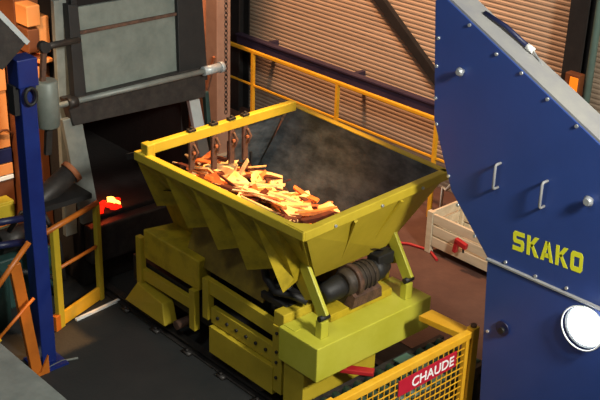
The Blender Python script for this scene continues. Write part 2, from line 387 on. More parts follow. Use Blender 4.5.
# hanging bars on the end beam
for i, (px, yb, od) in enumerate(((196, 172, 'first'), (219, 172, 'second'), (237, 166, 'third'), (251, 162, 'fourth'))):
    bx = AB0.x+.07; t = P(px, 135, X=bx); e = P(px, yb, X=bx)
    bx = AB0.x+(AB1.x-AB0.x)*(t.y-AB0.y)/(AB1.y-AB0.y)+.018
    hb = thing('hanging_bar', (bx, t.y, e.z), 'rusty steel bar hanging from the yellow hopper beam, '+od+' from its end block', 'bar', 'rusty bars hanging on the hopper end beam')
    build('shank', MB().box((bx-.015, t.y-.028, e.z), (bx+.015, t.y+.028, 1.995)), 'rust', hb, .006)
    build('clamp', MB().box((bx-.03, t.y-.035, 2.085), (bx+.02, t.y+.04, 2.11)).tube([(bx, t.y, 2.11), (bx, t.y, 2.13)], .014, 6), 'black', hb, .004)
    build('bolt', MB().tube([(bx+.02, t.y, 1.9), (bx+.05, t.y, 1.9)], .014, 6), 'rust_orange', hb)
    build('hook', MB().tube([(bx+.02, t.y+.01, 1.97), (bx+.05, t.y+.03, 1.9), (bx+.045, t.y, 1.84)], .012, 6), 'rust', hb)

# ------------------------------------------------------------------ scrap
def surf(x, y):
    s_ = 1.84-(y-5.1)*.40
    t_ = min(1, max(0, (-6.6-x)/.3)); s_ = s_*(1-t_)+t_*(1.63-(y-5.1)*.08)+.03*math.sin(x*7)+.02*math.sin(y*11+x*3)
    return max(1.36, s_-max(0, (-5.95-x))*0-.25*max(0, (y-5.85)))
mb = MB(); nx, ny = 26, 16
for i in range(nx+1):
    for j in range(ny+1):
        x = -7.6+i*(2.12/nx); y = 5.0+j*(1.22/ny)
        if x < -7.25: y = 5.36+j*(.76/ny)
        mb.v.append(V((x, y, surf(x, y)-.07+random.uniform(-.025, .025))))
n0 = len(mb.v)
for i in range(nx):
    for j in range(ny):
        a = i*(ny+1)+j; mb.f.append((a, a+ny+1, a+ny+2, a+1))
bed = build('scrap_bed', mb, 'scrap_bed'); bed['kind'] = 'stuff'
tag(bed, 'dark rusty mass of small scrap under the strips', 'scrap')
kinds = [('scrap_strip', 'scrap_pale', 'pale orange scrap strip lying in the yellow hopper', 'pale scrap strips'),
         ('scrap_strip', 'scrap_orange', 'deep orange scrap strip lying in the yellow hopper', 'deep orange scrap strips'),
         ('scrap_offcut', 'scrap_dark', 'dark rusty scrap offcut lying in the yellow hopper', 'dark scrap offcuts'),
         ('scrap_sheet', 'scrap_pale', 'broad pale sheet offcut lying in the yellow hopper', 'broad pale sheets')]
def piece(k, c, L, W, T, yaw, pitch, roll, label=None):
    nm, mt_, lb, gr = kinds[k]
    mb = MB(); s0 = random.uniform(.7, 1); bow = random.uniform(-.02, .02)
    xs = (-L/2, 0, L/2); ws = (W/2*s0, W/2, W/2*random.uniform(.75, 1)); sk = random.uniform(-.3, .3)*W
    M = Matrix.Translation(c) @ Matrix.Rotation(yaw, 4, 'Z') @ Matrix.Rotation(pitch, 4, 'Y') @ Matrix.Rotation(roll, 4, 'X')
    vv = []
    for i in range(3):
        for yy, zz in ((-1, -1), (1, -1), (1, 1), (-1, 1)):
            vv.append(M @ V((xs[i]+(sk*yy if i != 1 else 0), ws[i]*yy, T/2*zz+(bow if i == 1 else 0))))
    ff = [(0, 1, 2, 3), (8, 9, 10, 11)]
    for i in range(2):
        for j in range(4): ff.append((i*4+j, i*4+(j+1) % 4, i*4+4+(j+1) % 4, i*4+4+j))
    mb.add(vv, ff)
    o = build(nm, mb, mt_)
    if label: tag(o, label, 'scrap')
    else:
        zn = 'under the hanging bars' if c.x < -6.75 else 'by the front hopper wall' if c.x > -6.05 else 'halfway along the yellow hopper'
        tag(o, lb.replace('in the yellow hopper', zn), 'scrap', gr+' '+zn)
    return o
RX0, RX1 = -7.55, -5.5
for i in range(160):
    for _ in range(30):
        x = random.uniform(RX0, RX1); y = random.uniform(5.02, 6.02)
        if x < -7.2 and not 5.45 < y < 6.0: continue
        if x > -6.4 and y > 6.1-(x+6.4)*.35: continue
        break
    k = random.choices((0, 1, 2, 3), (5, 6, 7, 3))[0]
    L = random.uniform(.2, .5) if k < 2 else random.uniform(.18, .36)
    W = {0: random.uniform(.035, .07), 1: random.uniform(.035, .075), 2: random.uniform(.04, .1), 3: random.uniform(.11, .18)}[k]
    yaw = random.gauss(.1, .75)
    hx = L/2*abs(math.cos(yaw)); hy = L/2*abs(math.sin(yaw))
    x = min(max(x, -7.62+hx), -5.48-hx*.8); y = max(y, (5.03 if x-hx > -7.25 else 5.38)+hy*.9)
    if x-hx < -7.25: y = min(y, 6.1-hy)
    piece(k, V((x, y, surf(x, y)-.03+random.random()*.05)), L, W, random.uniform(.008, .02), yaw, random.gauss(0, .16), random.gauss(-.1, .4))
def at(px, py, z): return P(px, py, Z=z)
def long_piece(k, p, q, W, T, roll, label):
    d = q-p; yaw = math.atan2(d.y, d.x); pit = -math.asin(d.z/d.length)
    piece(k, (p+q)/2, d.length, W, T, yaw, pit, roll, label)
long_piece(0, at(240, 174, 1.74), at(248, 160, 1.86), .035, .015, .4, 'short pale strip sticking up out of the scrap behind hanging bars')
long_piece(0, at(268, 192, 1.77), at(306, 206, 1.68), .06, .02, -.2, 'long pale strip pointing at the dark hopper lining')
long_piece(0, at(250, 184, 1.74), at(285, 185, 1.70), .05, .02, -.2, 'straight pale strip lying across middle of the scrap')
long_piece(0, at(269, 196, 1.80), at(296, 222, 1.83), .06, .02, -.2, 'thick pale strip slanting over broad yellow sheet')
long_piece(3, at(280, 206, 1.76), at(312, 210, 1.74), .2, .012, -.15, 'broad yellowish sheet near the front corner of the hopper')
long_piece(1, at(296, 214, 1.80), at(332, 209, 1.73), .05, .03, -.1, 'thick orange strip resting against the front hopper wall')
long_piece(1, at(294, 187, 1.66), at(318, 201, 1.66), .05, .02, .1, 'orange strip lying alone against the dark lining')
long_piece(2, at(300, 222, 1.82), at(332, 213, 1.76), .07, .03, -.1, 'dark rusty bar below thick orange strip at the front wall')

# ------------------------------------------------------------------ blue machine
BY = 6.0
mach = thing('feeder_hood', (-3.6, 6.2, 0), 'tall dark blue machine hood with yellow lettering and slanted top', 'machine')
def bp(x, y): p = P(x, y, Y=BY); return (p.x, p.z)
up = [bp(434, 16), bp(434, 120), bp(451, 190), bp(488, 258)]
sl = (bp(600, 145)[1]-bp(472, 23)[1])/(bp(600, 145)[0]-bp(472, 23)[0])
x_t, z_t = bp(472, 23)
XR = -2.2
zs = lambda x: z_t+sl*(x-x_t)
seam_l = bp(488, 259); seam_r = (XR, seam_l[1]+.04)
top_l = (x_t-.28, zs(x_t-.28))
hoodpoly = [seam_l, seam_r, (XR, zs(XR)), top_l, (up[0][0], top_l[1]-.05), up[1], up[2]]
DEP = .2
build('upper_casing', MB().prism([(x, BY, z) for x, z in hoodpoly], (0, DEP, 0)), 'blue_paint', mach, .004)
n_ = V((-sl, 0, 1)).normalized()
p0 = V((top_l[0], BY+.012, top_l[1])); p1 = V((XR, BY+.012, zs(XR)))
build('top_flange', MB().hexa([p0, p1, p1+V((0, DEP+.03, 0)), p0+V((0, DEP+.03, 0))], [p+n_*.018 for p in (p0, p1, p1+V((0, DEP+.03, 0)), p0+V((0, DEP+.03, 0)))]), 'hood_grey', mach)
lx = bp(484, 376)[0]
lowpoly = [(seam_l[0]+.01, seam_l[1]-.012), (lx+.03, 0), (XR, 0), (XR, seam_r[1]-.012)]
build('lower_casing', MB().prism([(x, BY-.02, z) for x, z in lowpoly], (0, DEP+.3, 0)), 'blue_paint', mach, .004)
sa = V((seam_l[0], BY-.03, seam_l[1])); se = V((XR, BY-.03, seam_r[1]))
build('seam_lip', MB().hexa([sa, se, se+V((0, .04, 0)), sa+V((0, .04, 0))], [p+V((0, 0, .014)) for p in (sa, se, se+V((0, .04, 0)), sa+V((0, .04, 0)))]), 'hood_grey', mach)
def bolt_at(x, y, r=.013, yy=BY):
    p = P(x, y, Y=yy)
    build('bolt', MB().tube([(p.x, yy+.001, p.z), (p.x, yy-.012, p.z)], r, 8), 'bolt', mach)
for x, y in ((439, 38), (437, 66), (436, 98), (437, 124), (449, 176), (458, 205), (475, 236), (497, 54), (522, 73), (548, 99), (577, 126), (506, 262), (536, 276), (567, 288), (470, 25)): bolt_at(x, y)
bolt_at(488, 331, .012, BY-.02)
for x, y, s_ in ((463, 71, 1), (591, 200, 1.15)):
    p = P(x, y, Y=BY)
    build('knob', MB().tube([(p.x, BY+.001, p.z), (p.x, BY-.03, p.z), (p.x, BY-.035, p.z), (p.x, BY-.06, p.z)], [.018*s_, .018*s_, .036*s_, .02*s_], 12), 'bolt', mach)
for xa_, ya_, xb_, yb_ in ((501, 163, 498, 187), (548, 181, 544, 206)):
    a = P(xa_, ya_, Y=BY); b_ = P(xb_, yb_, Y=BY)
    xm = (a.x+b_.x)/2
    build('pull_handle', MB().tube([(xm, BY, a.z), (xm, BY-.05, a.z), (xm, BY-.06, a.z-.012), (xm, BY-.06, b_.z+.012), (xm, BY-.05, b_.z), (xm, BY, b_.z)], .0105, 8), 'hood_grey', mach)
p = P(503, 328, Y=BY-.02)
lt = build('latch', MB().tube([(p.x, BY-.019, p.z), (p.x, BY-.035, p.z)], .06, 16), 'navy', mach)
build('latch_key', MB().tube([(p.x+.01, BY-.035, p.z-.005), (p.x+.01, BY-.06, p.z-.005)], .024, 10), 'black', lt)
# lettering on the hood
def letter(ch_):
    s_ = .25
    if ch_ == 'S': return [[(0, .77), (0, .86), (.14, 1), (1, 1), (1, .77), (.28, .77)], [(0, .52), (.28, .61), (.28, .77), (0, .77)], [(0, .52), (.12, .39), (.72, .39), (1, .48), (.88, .61), (.28, .61)], [(.72, .23), (1, .23), (1, .48), (.72, .39)], [(0, 0), (.86, 0), (1, .14), (1, .23), (0, .23)]]
    if ch_ == 'K': return [[(0, 0), (.28, 0), (.28, 1), (0, 1)], [(.28, .4), (.28, .62), (.66, 1), (1.02, 1), (.52, .5)], [(.3, .56), (.52, .62), (1.06, 0), (.7, 0)]]
    if ch_ == 'A': return [[(-.04, 0), (.26, 0), (.62, 1), (.34, 1)], [(.46, 1), (.68, 1), (1.06, 0), (.76, 0)], [(.3, .18), (.75, .18), (.7, .4), (.35, .4)]]
    if ch_ == 'O': return [[(0, .15), (.28, .26), (.28, .74), (0, .85)], [(0, .85), (.28, .74), (.72, .74), (1, .85), (.86, 1), (.14, 1)], [(1, .85), (.72, .74), (.72, .26), (1, .15)], [(1, .15), (.72, .26), (.28, .26), (0, .15), (.14, 0), (.86, 0)]]
t0 = P(512.5, 249, Y=BY); t1 = P(582, 274, Y=BY)
ux = V((t1.x-t0.x, 0, t1.z-t0.z)); Ltot = ux.length; ux.normalize(); uz = V((-ux.z, 0, ux.x)); H = .152
lw = Ltot/5*.84; gap = (Ltot-5*lw)/4
for i, ch_ in enumerate('SKAKO'):
    mb = MB(); o0 = V((t0.x, BY-.002, t0.z))+ux*(i*(lw+gap))
    for poly in letter(ch_): mb.prism([o0+ux*(a*lw)+uz*(b_*H) for a, b_ in poly], (0, .003, 0))
    build('letter', mb, 'letter_yellow', mach)
# round work lamp on the lower casing
p = P(586, 326, Y=BY-.02)
wl = thing('work_lamp', (p.x, BY-.02, p.z-.17), 'round glowing white work lamp on the lower blue casing', 'lamp')
build('lamp_housing', MB().tube([(p.x, BY-.02, p.z), (p.x, BY-.05, p.z)], .155, 28), 'pale_steel', wl)
build('lens', MB().tube([(p.x+.015, BY-.05, p.z+.015), (p.x+.015, BY-.07, p.z+.015)], [.145, .135], 28), 'lamp_glow', wl)
build('guard_ring', MB().torus((p.x, BY-.075, p.z), (1, 0, 0), (0, 0, 1), .165, .165, .006, 32, 6), 'white', wl)
# hose along the slanted top
h0 = V((-4.75, 6.16, zs(-4.75)+.035)); h1 = V((-4.38, 6.2, zs(-4.38)+.05))
cb = thing('cable', (-4.5, 6.18, zs(-4.38)), 'short dark cable with white plug lying on the slanted hood top', 'cable')
build('cord', MB().tube([h0, h0.lerp(h1, .5)+V((0, 0, .02)), h1], .018, 8), 'navy', cb)
build('plug', MB().tube([h1, h1+(h1-h0).normalized()*.06], .024, 8), 'white', cb)
build('wire_tail', MB().tube([h1+(h1-h0).normalized()*.06, h1+V((.15, .0, -.11)), h1+V((.2, -.03, -.16))], .007, 6), 'bolt', cb)

# ------------------------------------------------------------------ gate with warning sign
GX = -4.48
gt = thing('mesh_gate', (GX, 5.2, 0), 'yellow wire mesh safety gate with red sign beside the blue machine', 'gate')
gy1 = P(476, 333, X=GX).y; gy0 = 4.55; gz = P(471, 333, X=GX).z
build('gate_post', MB().box((GX-.035, gy1-.08, 0), (GX+.035, gy1, gz+.05)), 'rail_yellow', gt, .006)
build('post_cap', MB().tube([(GX, gy1-.04, gz+.05), (GX, gy1-.04, gz+.07)], .025, 10), 'rust', gt)
build('gate_post', MB().box((GX-.035, gy0-.08, 0), (GX+.035, gy0, gz+.05)), 'rail_yellow', gt, .006)
build('top_rail', MB().box((GX-.03, gy0, gz-.03), (GX+.03, gy1-.08, gz+.03)), 'rail_yellow', gt, .006)
build('bottom_rail', MB().box((GX-.03, gy0, .12), (GX+.03, gy1-.08, .17)), 'rail_yellow', gt, .006)
build('side_stile', MB().box((GX-.02, gy1-.14, .17), (GX+.02, gy1-.1, gz-.03)), 'rail_yellow', gt)
mb = MB(); y = gy0+.04
while y < gy1-.15:
    mb.bar((GX, y, .17), (GX, y, gz-.03), .007, .007); y += .06
z = .22
while z < gz-.04:
    mb.bar((GX+.006, gy0, z), (GX+.006, gy1-.1, z), .007, .007); z += .06
ms = build('wire_mesh', mb, 'rail_yellow', gt); ms['kind'] = 'stuff'
build('return_rail', MB().hexa([(GX-.5, gy1-.12, gz-.1), (GX-.035, gy1-.13, gz-.06), (GX-.035, gy1-.01, gz-.06), (GX-.5, gy1+.04, gz-.1)], [(GX-.5, gy1-.12, gz-.05), (GX-.035, gy1-.13, gz), (GX-.035, gy1-.01, gz), (GX-.5, gy1+.04, gz-.05)]), 'rail_yellow', gt, .005)
sg = thing('warning_sign', (GX+.02, 5.4, gz-.3), 'red warning sign with white lettering on the yellow mesh gate', 'sign')
s_r = P(457, 351, X=GX+.02); s_t = s_r
sy1 = s_r.y; sy0 = sy1-.66; sz1 = (s_r.z+s_t.z)/2; sz0 = sz1-.14
build('sign_plate', MB().box((GX+.014, sy0, sz0), (GX+.022, sy1, sz1)), 'sign_red', sg)
cu = bpy.data.curves.new('t', 'FONT'); cu.body = 'CHAUDE'; cu.size = .12; cu.align_x = 'RIGHT'; cu.extrude = .001; cu.offset = .002
to = bpy.data.objects.new('t', cu); COL.objects.link(to); dg = bpy.context.evaluated_depsgraph_get()
me = bpy.data.meshes.new_from_object(to.evaluated_get(dg)); bpy.data.objects.remove(to)
me.name = 'lettering'; me.materials.clear(); me.materials.append(MATS['white'])
lo = bpy.data.objects.new('lettering', me); COL.objects.link(lo); lo.parent = sg
lo.rotation_euler = (math.pi/2, 0, math.pi/2); lo.location = V((GX+.0235, sy1-.03, sz1-.112))-WORLD[sg.name]

# conveyor between car and gate
cv = thing('roller_conveyor', (-4.8, 5.4, 0), 'dark green roller conveyor between the yellow box and mesh gate', 'conveyor')
build('side_channel', MB().bar((-5.12, 4.7, .42), (-5.12, 6.5, .42), .05, .12), 'steel_dark', cv)
build('side_channel', MB().bar((-4.62, 4.7, .42), (-4.62, 6.5, .42), .05, .12), 'steel_dark', cv)
for i in range(14):
    y = 4.8+i*.125
    build('roller', MB().tube([(-5.1, y, .45), (-4.645, y, .45)], .045, 10), 'dark_green', cv)
build('cover_plate', MB().box((-5.1, 5.86, .497), (-4.64, 6.02, .51)), 'dark_green', cv)
for i, y in enumerate((4.85, 6.4)):
    build('leg', MB().box((-5.145, y-.03, 0), (-5.095, y+.03, .4)), 'steel_dark', cv)
    build('leg', MB().box((-4.645, y-.03, 0), (-4.595, y+.03, .4)), 'steel_dark', cv)
p = P(355, 372, Z=.52)
tag(build('red_tool', MB().bar((p.x-.12, p.y-.05, .515), (p.x+.1, p.y+.12, .515), .08, .04), 'red', bevel=.008), 'small red block lying on the green rollers', 'block')

# ------------------------------------------------------------------ crate by the wall
cr = thing('slatted_crate', (-6.3, 8.6, .006), 'cream slatted pallet crate standing by the wall behind blue machine', 'crate')
cx0, cx1, cy0, cy1, ch_ = -6.9, -5.2, 8.3, 8.88, .5
for x in (cx0, cx1-.08):
    for y in (cy0, cy1-.06):
        build('corner_post', MB().box((x, y, .006), (x+.08, y+.06, ch_)), 'cream', cr, .006)
for k in range(3):
    z0 = .1+k*.135
    for y in (cy0+.008, cy1-.035):
        build('slat', MB().box((cx0+.08, y, z0), (cx1-.08, y+.03, z0+.115)), 'cream', cr, .006)
    for x in (cx0+.01, cx1-.04):
        build('slat', MB().box((x, cy0+.06, z0), (x+.03, cy1-.06, z0+.115)), 'cream', cr, .006)
build('crate_floor', MB().box((cx0+.03, cy0+.04, .1), (cx1-.03, cy1-.04, .13)), 'cream', cr)
q = P(461, 247, Y=8.26)
cl = thing('red_clamp', (q.x, 8.26, q.z-.08), 'red screw clamp hooked on the cream crate front', 'clamp')
build('jaw', MB().bar((q.x-.07, 8.25, q.z+.06), (q.x+.08, 8.25, q.z+.03), .05, .06), 'red', cl, .005)
build('frame', MB().bar((q.x-.05, 8.25, q.z+.05), (q.x-.07, 8.25, q.z-.08), .05, .045, (1, 0, 0)), 'red', cl, .005)
build('screw', MB().tube([(q.x+.05, 8.24, q.z+.03), (q.x+.05, 8.24, q.z-.04)], .012, 8), 'steel_dark', cl)
q0 = P(446, 192, Y=8.9); 
tag(build('bent_hose', MB().tube([(q0.x-.06, 8.9, .006), (q0.x-.05, 8.9, .5), (q0.x, 8.9, q0.z+.02), (q0.x+.08, 8.9, q0.z+.14), (q0.x+.22, 8.9, q0.z+.18), (q0.x+.4, 8.9, q0.z+.1), (q0.x+.5, 8.9, .006)], .018, 8), 'pale_steel'), 'pale bent hose arching up behind the cream crate', 'hose')
q = P(400, 245, Z=.02)
tag(build('red_hose', MB().tube([(q.x-.4, q.y-.3, .022), (q.x-.1, q.y-.02, .022), (q.x+.05, q.y+.1, .022), (q.x+.3, q.y+.16, .022), (q.x+.5, q.y+.05, .022)], .016, 8), 'red'), 'dark red hose lying on the brown floor beside hopper', 'hose')

# ------------------------------------------------------------------ furnace
fx = -8.55
fu = thing('furnace', (-9.6, 5.8, 0), 'dark brick lined furnace with open charging mouth', 'furnace')
build('hearth_block', MB().box((-11, 5.0, 0), (fx, 6.7, .74)), 'refractory', fu, .02)
build('hearth_sill', MB().box((fx, 5.02, .3), (fx+.14, 6.68, .7)), 'steel_dark', fu, .02)
build('jamb', MB().box((-11, 5.0, .74), (fx-.22, 5.1, 3.4)), 'refractory', fu)
build('jamb', MB().box((-11, 6.4, .74), (fx-.22, 6.5, 3.4)), 'refractory', fu)
build('rear_wall', MB().box((-11, 5.1, .74), (-10.7, 6.4, 3.4)), 'refractory', fu)
build('lintel', MB().box((-10.7, 5.1, 2.2), (-8.95, 6.4, 3.4)), 'refractory', fu)
random.seed(3)
for i in range(26):
    hot = i < 5
    x = (random.gauss(113, 4) if hot else random.uniform(95, 128)); y = (random.gauss(201, 1.5) if hot else random.uniform(197, 214)-(x-111)*.1)
    p = P(x, y, Z=.77); p.x = min(p.x, fx-.04)
    r = random.uniform(.02, .035) if not hot else random.uniform(.022, .036)
    mb = MB(); bm = bmesh.new(); bmesh.ops.create_icosphere(bm, subdivisions=1, radius=r)
    mb.add([V((v.co.x*1.5, v.co.y*1.4, v.co.z*.9))*random.uniform(.7, 1.25)+V((p.x, p.y, .74+r*.7)) for v in bm.verts], [tuple(v.index for v in f.verts) for f in bm.faces]); bm.free()
    tag(build('glowing_ember', mb, 'ember_hot' if hot else 'ember'), 'yellow hot ember burning in the furnace mouth' if hot else 'red glowing ember lying in the furnace mouth', 'ember', 'yellow hot embers' if hot else 'red embers')
lamp('fire_glow', 'POINT', (-8.75, 5.35, .95), (-8.75, 5.3, 0), 4, (1, .12, .03), .08)
# raised door
dr = thing('furnace_door', (-8.5, 5.7, 1.75), 'raised grey furnace door with dark frame and cross shaft', 'door')
def tx(z): return -8.46-(z-1.8)*.12
def dpt(x, y, off=0):
    X = -8.5
    for _ in range(5): q_ = P(x, y, X=X); X = tx(q_.z)+off
    return P(x, y, X=X)
def dquad(pts, t, name, material, off=0, bev=.006):
    q4 = [dpt(*p, off) for p in pts]
    return build(name, MB().hexa(q4, [p+V((-t, 0, 0)) for p in q4]), material, dr, bev)
dquad([(74, 8), (182, -10), (180, 74), (84, 96)], .04, 'door_panel', 'grey_panel', -.06)
dquad([(83, 93), (181, 70), (206, 84), (205, 98), (76, 127), (70, 106)][:4], .1, 'x', 'steel_dark') if 0 else None
dquad([(66, 100), (205, 66), (206, 97), (74, 126)], .12, 'bottom_frame', 'steel_dark', .0)
dquad([(177, -10), (202, -10), (208, 80), (180, 84)], .1, 'side_frame', 'black', -.01)
dquad([(68, 5), (78, 5), (88, 108), (76, 108)], .1, 'side_frame', 'black', -.01)
dquad([(72, 33), (180, 12), (180, 15), (73, 36.5)], .03, 'panel_bar', 'rust', -.03)
a = dpt(57, 105, .06); b_ = dpt(222, 67, .06); aa = V((-8.42, a.y, (a.z+b_.z)/2)); bb = V((-8.42, b_.y, (a.z+b_.z)/2))
build('cross_shaft', MB().tube([aa, bb], .028, 12), 'grey_steel', dr)
build('shaft_sleeve', MB().tube([bb+V((0, -.25, 0)), bb+V((0, -.04, 0))], .048, 12), 'pale_steel', dr)
build('shaft_collar', MB().tube([bb+V((0, -.04, 0)), bb], .058, 12), 'pale_steel', dr)
build('shaft_collar', MB().tube([aa+V((0, .1, 0)), aa+V((0, .2, 0))], .055, 12), 'steel_dark', dr)
# door guide legs
def leg(p, q, w_, x0, x1, name, material, label):
    a_ = P(*p, X=x0); c_ = P(*q, X=x1)
    o_ = build(name, MB().hexa([a_+V((0, -w_/2, 0)), a_+V((0, w_/2, 0)), a_+V((-.06, w_/2, 0)), a_+V((-.06, -w_/2, 0))], [c_+V((0, -w_/2, 0)), c_+V((0, w_/2, 0)), c_+V((-.06, w_/2, 0)), c_+V((-.06, -w_/2, 0))]), material, bevel=.006)
    return tag(o_, label, 'frame')
leg((72, 118), (92, 222), .2, -8.5, -8.42, 'guide_leg', 'grey_steel', 'pale grey slanted guide plate left of the furnace mouth')
leg((193, 92), (207, 165), .13, -8.56, -8.46, 'guide_leg', 'pale_steel', 'pale grey slanted guide plate beside the square column')
leg((207, 92), (213, 165), .05, -8.66, -8.56, 'guide_leg', 'teal', 'dark teal strip behind pale guide plate')
leg((60, 0), (72, 235), .13, -8.7, -8.6, 'frame_post', 'grey_steel', 'tall grey steel upright of the furnace door frame')
leg((74, 0), (82, 235), .06, -8.62, -8.6, 'frame_post', 'black', 'black steel upright close to grey furnace upright')
# cylinder and crank
hy = thing('hydraulic_cylinder', (-8.2, 4.5, 1.9), 'upright grey hydraulic cylinder that lifts the furnace door', 'cylinder')
X = -8.2
c0 = P(48, 127, X=X); c1 = P(46, 80, X=X); c0.y = c1.y = (c0.y+c1.y)/2
build('barrel', MB().tube([c0+V((0, 0, 0)), c0+V((0, 0, .015)), c1+V((0, 0, -.015)), c1], [.09, .105, .105, .09], 18), 'grey_panel', hy)
e0 = P(44, 47, X=X)
build('piston_rod', MB().bar(c1+V((0, -.03, -.01)), e0, .045, .045), 'rust', hy, .005)
build('crank_arm', MB().tube([e0, P(78, 40, X=-8.42)], .03, 10), 'steel_dark', hy)
build('crank_eye', MB().tube([e0+V((-.04, 0, 0)), e0+V((.04, 0, 0))], .05, 12), 'black', hy)
tl_ = P(46, 155, X=X)
build('tail_rod', MB().bar(c0+V((0, 0, .01)), V((X, c0.y-.03, tl_.z)), .05, .06), 'steel_dark', hy, .005)
ctl = P(28, 100, X=-7.6)
# duct elbow
du = thing('exhaust_duct', (-8.3, 4.6, 1.0), 'dark round duct with rusty open end left of furnace', 'duct')
d0 = P(40, 200, X=-8.3); d1 = P(71, 172, X=-8.3)
build('pipe', MB().tube([d0+(d0-d1)*.3, d0, d1], .1, 16), 'steel_dark', du)
build('rim', MB().tube([d1-(d1-d0).normalized()*.02, d1+(d1-d0).normalized()*.03], .115, 16), 'rust_orange', du)
sp = P(60, 197, X=-8.25)
tag(build('support_shelf', MB().box((-8.45, sp.y-.25, sp.z-.03), (-8.1, sp.y+.25, sp.z+.02)), 'black'), 'black steel shelf plate under the rusty duct', 'shelf')
# hydraulic unit below
hu = thing('pump_unit', (-8.75, 4.6, 0), 'dark teal pump unit standing behind the yellow gate panel', 'pump')
build('tank', MB().box((-9.3, 4.1, 0), (-8.62, 4.69, .55)), 'teal', hu, .02)
build('pump_motor', MB().tube([(-8.75, 4.2, .68), (-8.75, 4.55, .68)], .12, 14), 'steel_dark', hu)
build('filter', MB().tube([(-8.72, 4.66, .55), (-8.72, 4.66, .8)], .06, 12), 'grey_steel', hu)
build('pipe', MB().tube([(-8.7, 4.3, .8), (-8.6, 4.4, 1.0), (-8.55, 4.6, .95), (-8.5, 4.72, .6), (-8.5, 4.74, .2)], .025, 8), 'steel_dark', hu)
build('pipe', MB().tube([(-8.66, 4.2, .4), (-8.5, 4.35, .42), (-8.45, 4.6, .3), (-8.5, 4.7, .05)], .03, 8), 'black', hu)
# ------------------------------------------------------------------ gate panel in front of furnace
ga, gb = P(61, 327, Z=0), P(101, 299, Z=0)
gp = thing('guard_rail', (ga+gb)/2, 'yellow guard rail panel with toe board beside the furnace mouth', 'guard rail')
zh = 1.05
dirg = (gb-ga).normalized()
build('post', MB().bar(ga, ga+V((0, 0, zh)), .05, .08, dirg), 'yellow', gp, .005)
build('post', MB().bar(gb, gb+V((0, 0, zh)), .05, .06, dirg), 'yellow', gp, .005)
build('top_rail', MB().tube([ga+V((0, 0, zh))-dirg*.14, gb+V((0, 0, zh))+dirg*.02], .028, 10), 'orange_rail', gp)
build('mid_rail', MB().tube([ga+V((0, 0, .62)), gb+V((0, 0, .6))], .018, 8), 'orange_rail', gp)
build('toe_board', MB().bar(ga+V((0, 0, .08))+dirg*.02, gb+V((0, 0, .08)), .03, .14), 'rail_yellow', gp, .004)
build('corner_bracket', MB().bar(ga+V((0, 0, .0))-dirg*.06, ga+V((0, 0, .16))-dirg*.06, .06, .07, dirg), 'orange_rail', gp, .005)
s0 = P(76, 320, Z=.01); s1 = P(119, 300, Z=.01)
tag(build('light_streak_strip', MB().bar(V((s0.x, s0.y, .012)), V((s1.x, s1.y, .012)), .035, .02), 'white'), 'white strip standing for a light streak on the dark floor by guard rail', 'strip')  # white strip laid in for a streak of light on the floor
p = P(147, 318, Z=.01)
tag(build('floor_glint', MB().prism([(p.x-.06, p.y-.02, .004), (p.x-.01, p.y-.045, .004), (p.x+.06, p.y-.01, .006), (p.x+.03, p.y+.03, .01), (p.x-.05, p.y+.02, .006)], (0, 0, .004)), 'white'), 'small white piece standing for a glint on floor beside rail', 'glint')  # flat white shape drawn for a glint of light

# ------------------------------------------------------------------ left side
bpst = thing('blue_post', (-7.6, 4.0, 0), 'dark blue square steel post standing on the floor left of hopper', 'post')
pt = P(23, 66, X=-7.6)
build('shaft', MB().box((-7.67, 3.93, .02), (-7.53, 4.07, pt.z)), 'post_blue', bpst, .008)
build('base_plate', MB().box((-7.76, 3.86, 0), (-7.44, 4.14, .02)), 'post_blue', bpst)
build('head_block', MB().box((-7.69, 3.91, P(23, 75, X=-7.6).z-.08), (-7.51, 4.09, pt.z+.08)), 'post_blue', bpst, .008)
build('side_bracket', MB().box((-7.66, 3.885, P(14, 115, X=-7.6).z), (-7.56, 3.93, P(14, 85, X=-7.6).z)), 'black', bpst)
p = P(27, 97, X=-7.5)
tag(build('cable_coil', MB().torus((-7.49, p.y+.03, p.z), (0, 1, 0), (0, 0, 1), .05, .07, .016, 16, 6), 'black'), 'black cable coil hanging on the blue post', 'cable')
gd = thing('sloping_duct', (-7.6, 3.8, 2.9), 'dark grey sloping duct with pale edge resting on blue post', 'duct')
g0 = P(27, 45, X=-7.55); g1 = g0+(P(-25, -8, X=-7.55)-g0)*4
build('duct_body', MB().bar(g0+V((-.05, -.12, -.06)), g1+V((-.05, -.12, -.06)), .14, .3, (0, .6, 1)), 'steel_dark', gd)
build('pale_edge', MB().bar(g0+V((0, 0, .02)), g1+V((0, 0, .02)), .05, .04, (0, .6, 1)), 'pale_steel', gd)
# handrail at lower left
lh = thing('stair_rail', (-7.3, 3.6, 0), 'orange handrail with leaning post beside the blue post', 'handrail')
XH = -7.35
r0 = P(-14, 303, X=XH); r1 = P(29, 242, X=XH)
build('top_rail', MB().tube([r0, r1], .024, 10), 'orange_rail', lh)
r2 = P(-6, 344, X=XH); r3 = P(34, 298, X=XH)
build('mid_rail', MB().tube([r2, r3], .014, 8), 'orange_rail', lh)
f0 = P(37, 374, Z=0); f1 = P(14, 264, X=f0.x)
build('post', MB().bar(f0, f1, .1, .05, (1, 0, 0)), 'orange_rail', lh, .005)
build('foot_bracket', MB().prism([(f0.x+.03, f0.y-.04, 0), (f0.x+.03, f0.y+.1, 0), (f0.x+.03, f0.y+.1, .18), (f0.x+.03, f0.y+.02, .04)], (.02, 0, 0)), 'orange_rail', lh)
build('end_sleeve', MB().tube([r2, r2+(r3-r2)*.13], .03, 8), 'yellow', lh)
p = P(33, 353, Z=.12)
tag(build('white_glint', MB().prism([p+V((-.03, -.05, .04)), p+V((.0, .05, .0)), p+V((0.01, .03, -.08)), p+V((0, -.02, -.05))], (.012, 0, 0)), 'white'), 'small white piece standing for a glint on the foot of orange post', 'tag')  # white shape put in for a glint by the post foot
